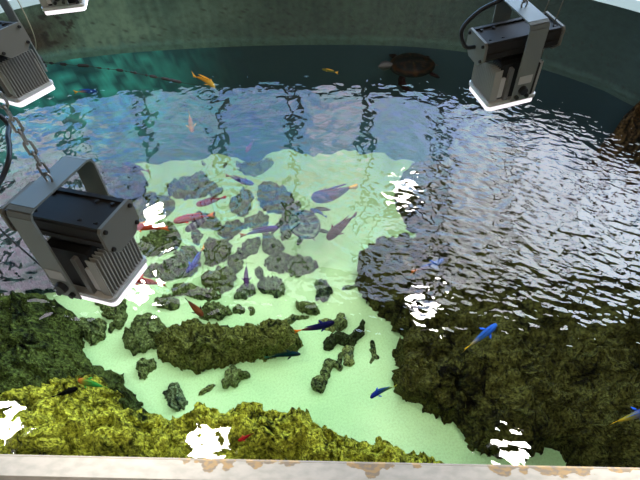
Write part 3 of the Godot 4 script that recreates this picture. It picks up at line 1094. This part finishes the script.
func turtle(label: String, where: Vector3, yaw: float, size: float, shell: Color, seam: Color, skin: Color) -> void:
	var t := thing("sea_turtle", label, "turtle", where)
	t.rotation.y = yaw
	# shell: an egg-shaped dome, keel and scutes as relief
	var nu := 40
	var nv := 20
	var pts := PackedVector3Array()
	var cols := PackedColorArray()
	for j in nv + 1:
		for i in nu + 1:
			var a := -TAU * i / nu
			var v := float(j) / nv
			var el := lerpf(PI / 2, -PI / 2, v)
			var rr := cos(el)
			var x := cos(a) * rr * (1.08 if cos(a) > 0 else 1.2 - .12 * absf(sin(a)))
			var z := sin(a) * rr * .92
			var y := sin(el) * (.42 if el > 0 else .16)
			var seamy := 0.0
			if el > 0:
				var k := absf(z) * 2.6
				seamy = maxf(sm(.08, .0, absf(k - .62)), sm(.07, 0, absf(fmod(x * 2.2 + 10 + (.5 if k > .62 else .0), 1.0) - .5)))
				seamy = maxf(seamy, sm(.04, 0, absf(rr - .88)))
			y -= seamy * .012
			pts.append(Vector3(x, y, z) * size)
			cols.append(shell.lerp(seam, seamy * .8).lerp(shell * 1.35, .4 * clampf(n_a.get_noise_3d(x * 4, y * 4, z * 4) + .3, 0, 1)))
	part("shell", grid_mesh(pts, nu + 1, nv + 1, cols), M.fish, t)
	# head on a neck: lofted
	var hp := PackedVector3Array()
	var hr := PackedFloat32Array()
	for k in 11:
		var u := k / 10.0
		hp.append(Vector3(.85 + u * .75, .06 + .05 * sin(u * PI), 0) * size)
		hr.append(size * (.13 + .09 * sin(clampf(u * 1.25 - .25, 0, 1) * PI) ) * (1.0 if u < .9 else .6))
	var skin_m := mat(Color(skin).linear_to_srgb(), .6)
	var hd := part("head", tube(hp, hr, 12), skin_m, t)
	for s in [-1, 1]:
		var em := SphereMesh.new()
		em.radius = size * .035
		em.height = size * .07
		em.radial_segments = 10
		em.rings = 5
		part("eye", em, M.eye, hd, Transform3D(Basis(), Vector3(1.42, .16, s * .15) * size))
	var front := [Vector2(0, -.12), Vector2(.25, -.1), Vector2(.55, -.2), Vector2(.95, -.42), Vector2(1.04, -.4), Vector2(.8, -.08), Vector2(.5, .14), Vector2(.2, .16), Vector2(0, .12)]
	var rear := [Vector2(0, -.1), Vector2(.3, -.13), Vector2(.5, -.06), Vector2(.48, .05), Vector2(.25, .12), Vector2(0, .1)]
	for s in [-1.0, 1.0]:
		for f in 2:
			var o := []
			for p in (front if f == 0 else rear): o.append(p * size * 1.3)
			# flipper plane: u outwards, v forwards
			var dirs := Basis(Vector3(.25 if f == 0 else -.75, -.1, s).normalized(), Vector3(1, 0, 0 if f == 0 else s * .5).normalized(), Vector3.UP)
			part("flipper", fin_mesh(o, size * .05, skin, skin, Transform3D(dirs, Vector3(.55 if f == 0 else -.75, -.02, s * (.68 if f == 0 else .5)) * size)), M.fish, t)
	part("tail", tube(PackedVector3Array([Vector3(-1.1, -.03, 0) * size, Vector3(-1.25, -.04, 0) * size, Vector3(-1.38, -.05, 0) * size]), PackedFloat32Array([.06 * size, .04 * size, .01 * size]), 8), skin_m, t)


func build_animals() -> void:
	var navy := lin(22, 30, 92)
	var blue := lin(44, 92, 190)
	var yellow := lin(210, 176, 40)
	var orange := lin(226, 120, 34)
	var gold := lin(228, 168, 66)
	var purple := lin(92, 72, 112)
	var red := lin(186, 62, 54)
	var maroon := lin(92, 52, 62)
	var green := lin(60, 120, 70)
	var dk := lin(26, 40, 38)
	fish("wrasse", "big purple-brown wrasse with a blue head and yellow tail above the turtle", Vector2(311, 198), Vector2(356, 184), -.7, .13, .20, -.08, [lin(40, 56, 150), lin(70, 72, 130), lin(120, 92, 104), lin(112, 84, 100), lin(78, 70, 110)], lin(50, 56, 130), lin(255, 200, 60))
	fish("brown_fish", "plain maroon-brown fish right of the turtle, its tail up to the right", Vector2(327, 239), Vector2(357, 214), -.8, .12, .17, 0.02, [maroon, maroon, lin(104, 60, 64), maroon], maroon, maroon)
	fish("red_fish", "long pinkish red fish under the left water rings", Vector2(173, 222), Vector2(214, 216), -.6, .09, .13, .05, [lin(206, 66, 66), lin(190, 66, 62), lin(170, 72, 64), red], red, orange, "red fish on the left")
	fish("red_fish", "dark red fish above the long pinkish one", Vector2(196, 205), Vector2(226, 197), -.6, .11, .15, .0, [lin(170, 50, 54), lin(150, 48, 54), lin(120, 50, 56)], maroon, lin(170, 60, 56), "red fish on the left")
	fish("orange_fish", "orange-red fish by the end cap of the left floodlight", Vector2(128, 227), Vector2(168, 230), -.5, .10, .14, .05, [lin(216, 92, 52), lin(204, 84, 50), lin(190, 80, 50)], orange, lin(210, 100, 50), "red fish on the left")
	fish("orange_fish", "rusty fish under the lens edge of the left floodlight", Vector2(126, 278), Vector2(166, 285), -.5, .10, .13, .0, [lin(176, 66, 44), lin(166, 62, 44), lin(150, 60, 44)], red, lin(170, 70, 44), "red fish on the left")
	fish("striped_fish", "dark fish with pale bars crossing under the pinkish red fish", Vector2(185, 231), Vector2(215, 213), -.85, .10, .16, .0, [lin(36, 42, 72), lin(40, 46, 76), lin(36, 40, 66)], lin(30, 36, 60), lin(40, 44, 60), "", 5)
	fish("purple_fish", "purple-blue fish with an amber tail left of the turtle", Vector2(279, 228), Vector2(240, 237), -.7, .08, .11, -.06, [lin(84, 60, 150), lin(92, 70, 156), lin(80, 90, 140)], purple, lin(170, 130, 90), "purple and blue fish")
	fish("purple_fish", "blue-purple fish over the upper water ring", Vector2(254, 184), Vector2(226, 174), -.6, .08, .12, .05, [lin(60, 66, 160), lin(76, 80, 150), lin(110, 90, 120)], purple, lin(150, 120, 100), "purple and blue fish")
	fish("purple_fish", "slim upright purple fish over the centre stones", Vector2(247, 287), Vector2(247, 262), -.8, .10, .13, .03, [lin(84, 56, 104), purple, lin(70, 50, 90)], purple, purple, "purple and blue fish")
	fish("blue_fish", "thin blue fish with an amber tail inside the left water ring", Vector2(186, 273), Vector2(203, 246), -.7, .09, .12, -.06, [lin(58, 70, 160), lin(62, 80, 160), lin(90, 110, 130)], blue, gold, "purple and blue fish")
	fish("blue_fish", "dim blue-purple fish near the far wall above the left floodlight", Vector2(122, 163), Vector2(150, 172), -.7, .08, .11, .0, [lin(50, 70, 150), lin(70, 80, 150), lin(96, 90, 130)], purple, lin(150, 110, 110), "purple and blue fish")
	fish("brown_wrasse", "brown fish with black fins swimming over the back of the long boulder", Vector2(203, 316), Vector2(185, 298), -.65, .13, .18, .0, [lin(110, 66, 36), lin(130, 78, 44), lin(96, 60, 36)], lin(20, 18, 18), lin(20, 18, 18))
	fish("wrasse", "navy fish with a bright orange tail beside the dark round stone", Vector2(335, 322), Vector2(294, 331), -.85, .085, .13, .03, [lin(30, 22, 60), navy, lin(40, 34, 90), lin(130, 84, 40)], navy, orange)
	fish("wrasse", "dark green slender fish below the right end of the long boulder", Vector2(301, 354), Vector2(264, 359), -.85, .075, .11, -.05, [lin(24, 60, 70), lin(20, 52, 56), lin(24, 60, 50)], dk, lin(40, 90, 70))
	fish("wrasse", "blue fish with a yellow-green tail on the open sand left of the big reef", Vector2(370, 398), Vector2(398, 387), -.85, .10, .14, .09, [lin(24, 40, 150), lin(30, 60, 160), lin(60, 110, 110), lin(130, 170, 50)], blue, lin(170, 180, 40))
	fish("wrasse", "bright blue fish with a thin yellow tail over the dark lower right reef", Vector2(497, 324), Vector2(464, 350), -.25, .085, .12, .0, [lin(60, 120, 220), lin(50, 110, 220), lin(60, 110, 180), lin(190, 170, 50)], blue, yellow)
	fish("wrasse", "blue fish with a yellow tail at the right edge above the kerb", Vector2(650, 408), Vector2(610, 423), -.25, .09, .13, .03, [lin(50, 80, 190), lin(60, 90, 180), lin(150, 150, 60), yellow], blue, yellow)
	fish("wrasse", "pale blue fish with an orange tail over the top of the lower right reef", Vector2(444, 259), Vector2(410, 271), -.45, .08, .11, .06, [lin(70, 130, 220), lin(90, 130, 200), lin(190, 140, 100)], blue, orange)
	fish("parrotfish", "small green fish with an orange head over the yellow-green left reef", Vector2(78, 380), Vector2(108, 388), -.3, .12, .16, .0, [lin(230, 110, 50), lin(120, 140, 50), lin(50, 150, 60), lin(60, 150, 70)], lin(60, 150, 60), lin(130, 170, 60))
	fish("black_fish", "elongated black fish resting on the yellow-green left reef", Vector2(78, 388), Vector2(52, 397), -.42, .13, .15, .0, [lin(14, 18, 18), lin(18, 22, 20), lin(16, 18, 18)], lin(14, 16, 16), lin(14, 16, 16))
	fish("red_fish", "small red fish hiding on the algae ridge beside the lamp reflection", Vector2(238, 441), Vector2(254, 433), -.38, .13, .18, .0, [lin(190, 40, 36), lin(170, 36, 36), lin(110, 30, 34)], red, lin(110, 30, 34))
	fish("yellow_fish", "yellow-orange fish breaking the surface at the far edge of the glare", Vector2(215, 88), Vector2(190, 76), -.05, .08, .11, -.12, [lin(220, 190, 90), lin(226, 160, 50), lin(200, 140, 50)], gold, gold, "fish along the far wall")
	fish("blue_fish", "small blue and yellow fish in the dark water by the far wall", Vector2(206, 61), Vector2(182, 58), -.2, .07, .09, .03, [blue, lin(90, 120, 140), gold], blue, gold, "fish along the far wall")
	fish("blue_fish", "blue fish with a yellow tail in the teal water below the floating rope", Vector2(97, 91), Vector2(74, 92), -.25, .08, .1, .0, [blue, lin(60, 100, 170), gold], blue, gold, "fish along the far wall")
	fish("orange_fish", "small orange fish under the glare between two glazing bar reflections", Vector2(192, 132), Vector2(189, 112), -.5, .1, .12, .0, [lin(214, 130, 60), lin(206, 140, 60), gold], gold, gold, "fish along the far wall")
	fish("yellow_fish", "tiny yellow fish in the dark water left of the surfacing turtle", Vector2(322, 69), Vector2(338, 73), -.2, .07, .09, .0, [lin(150, 140, 60), lin(130, 130, 60), lin(120, 130, 70)], gold, gold, "fish along the far wall")
	fish("pink_fish", "small pinkish fish near the foot of the far wall at centre", Vector2(246, 152), Vector2(254, 140), -.6, .12, .16, .0, [lin(150, 70, 110), lin(140, 80, 120), lin(130, 80, 120)], purple, purple, "fish along the far wall")
	fish("blue_fish", "turquoise fish passing just behind the turtle's shell", Vector2(310, 209), Vector2(326, 218), -.8, .09, .12, .1, [lin(40, 110, 190), lin(40, 140, 200), lin(30, 110, 180)], blue, lin(40, 110, 190))
	turtle("grey-green sea turtle swimming over the open sand", at(304, 224, -.9), deg_to_rad(118), .128, lin(16, 52, 52), lin(140, 176, 140), lin(60, 78, 66))
	turtle("dark brown sea turtle at the surface by the far wall", at(411, 66, -.10), deg_to_rad(186), .148, lin(11, 7, 5), lin(40, 26, 14), lin(14, 10, 7))


# ------------------------------------------------------------------ small things
func build_details() -> void:
	# power cables and wires
	var bx := Basis.from_euler(Vector3(deg_to_rad(2.0), deg_to_rad(195.6), deg_to_rad(-3.4))).scaled(Vector3.ONE * 1.12)
	var l2 := Transform3D(bx, Vector3(.682, .839, -1.589))
	cable("cable", "thick black cable looping from the top right floodlight's end cap", [l2 * Vector3(.132, .19, 0), l2 * Vector3(.165, .20, -.0), l2 * Vector3(.172, .245, .02), l2 * Vector3(.12, .285, .03), l2 * Vector3(.05, .32, .02), l2 * Vector3(.01, .40, .0), Vector3(.71, 1.5, -1.6), Vector3(.72, 2.4, -1.62), Vector3(.72, 3.34, -1.62)], .007, M.rubber)
	cable("wire", "thin pale wire slanting behind the top right floodlight", [at(537, 66, .93), at(537, 66, .93) + Vector3(.004, .8, 0), at(537, 66, .93) + Vector3(.0, 2.3, 0)], .002, M.wire)
	cable("wire", "thin wire from the top corner of the top right floodlight", [at(541, 22, 1.1), at(541, 22, 1.1) + Vector3(.004, .8, 0), at(541, 22, 1.1) + Vector3(.0, 2.2, 0)], .002, M.wire)
	cable("cable", "thick black cable hanging at the left edge beside the chain", [at(-14, 200, 1.1), at(2, 178, 1.1), at(9, 158, 1.12), at(8, 138, 1.13), at(0, 116, 1.15), Vector3(-.93, 1.35, -.98), Vector3(-.95, 2.4, -1.0), Vector3(-.95, 3.85, -1.0)], .0065, M.rubber)
	cable("wire", "thin black wire slanting below the left floodlight", [at(-60, 170, 1.05), at(0, 229, .97), at(30, 256, .93), at(58, 281, .9)], .0022, M.rubber)
	cable("wire", "thin pale wire hanging before the stained concrete at the top left", [at(34, 56, .2), at(30, 25, .5), Vector3(-1.68, 1.2, -2.7), Vector3(-1.68, 2.5, -2.7)], .003, M.wire)
	# floating rope: thick tufts and thin stretches
	var keys := PackedVector3Array()
	for p in [[30, 60], [50, 63], [72, 65], [88, 66], [100, 68], [118, 70], [136, 73], [150, 76], [166, 79], [184, 83], [197, 85]]:
		keys.append(at(p[0], p[1], -.004))
	var path := smooth_path(keys, 16)
	var radii := PackedFloat32Array()
	for i in path.size():
		var q := n_b.get_noise_2d(path[i].x * 12.0, 3.0) + .5 * n_b.get_noise_2d(path[i].x * 31.0, 8.0)
		radii.append(.0015 + .009 * sm(-.25, .35, q))
	tag(part("rope", tube(path, radii, 8), mat(srgb(8, 10, 10), .8), self), "dark ragged rope floating on the teal water at the upper left", "rope")
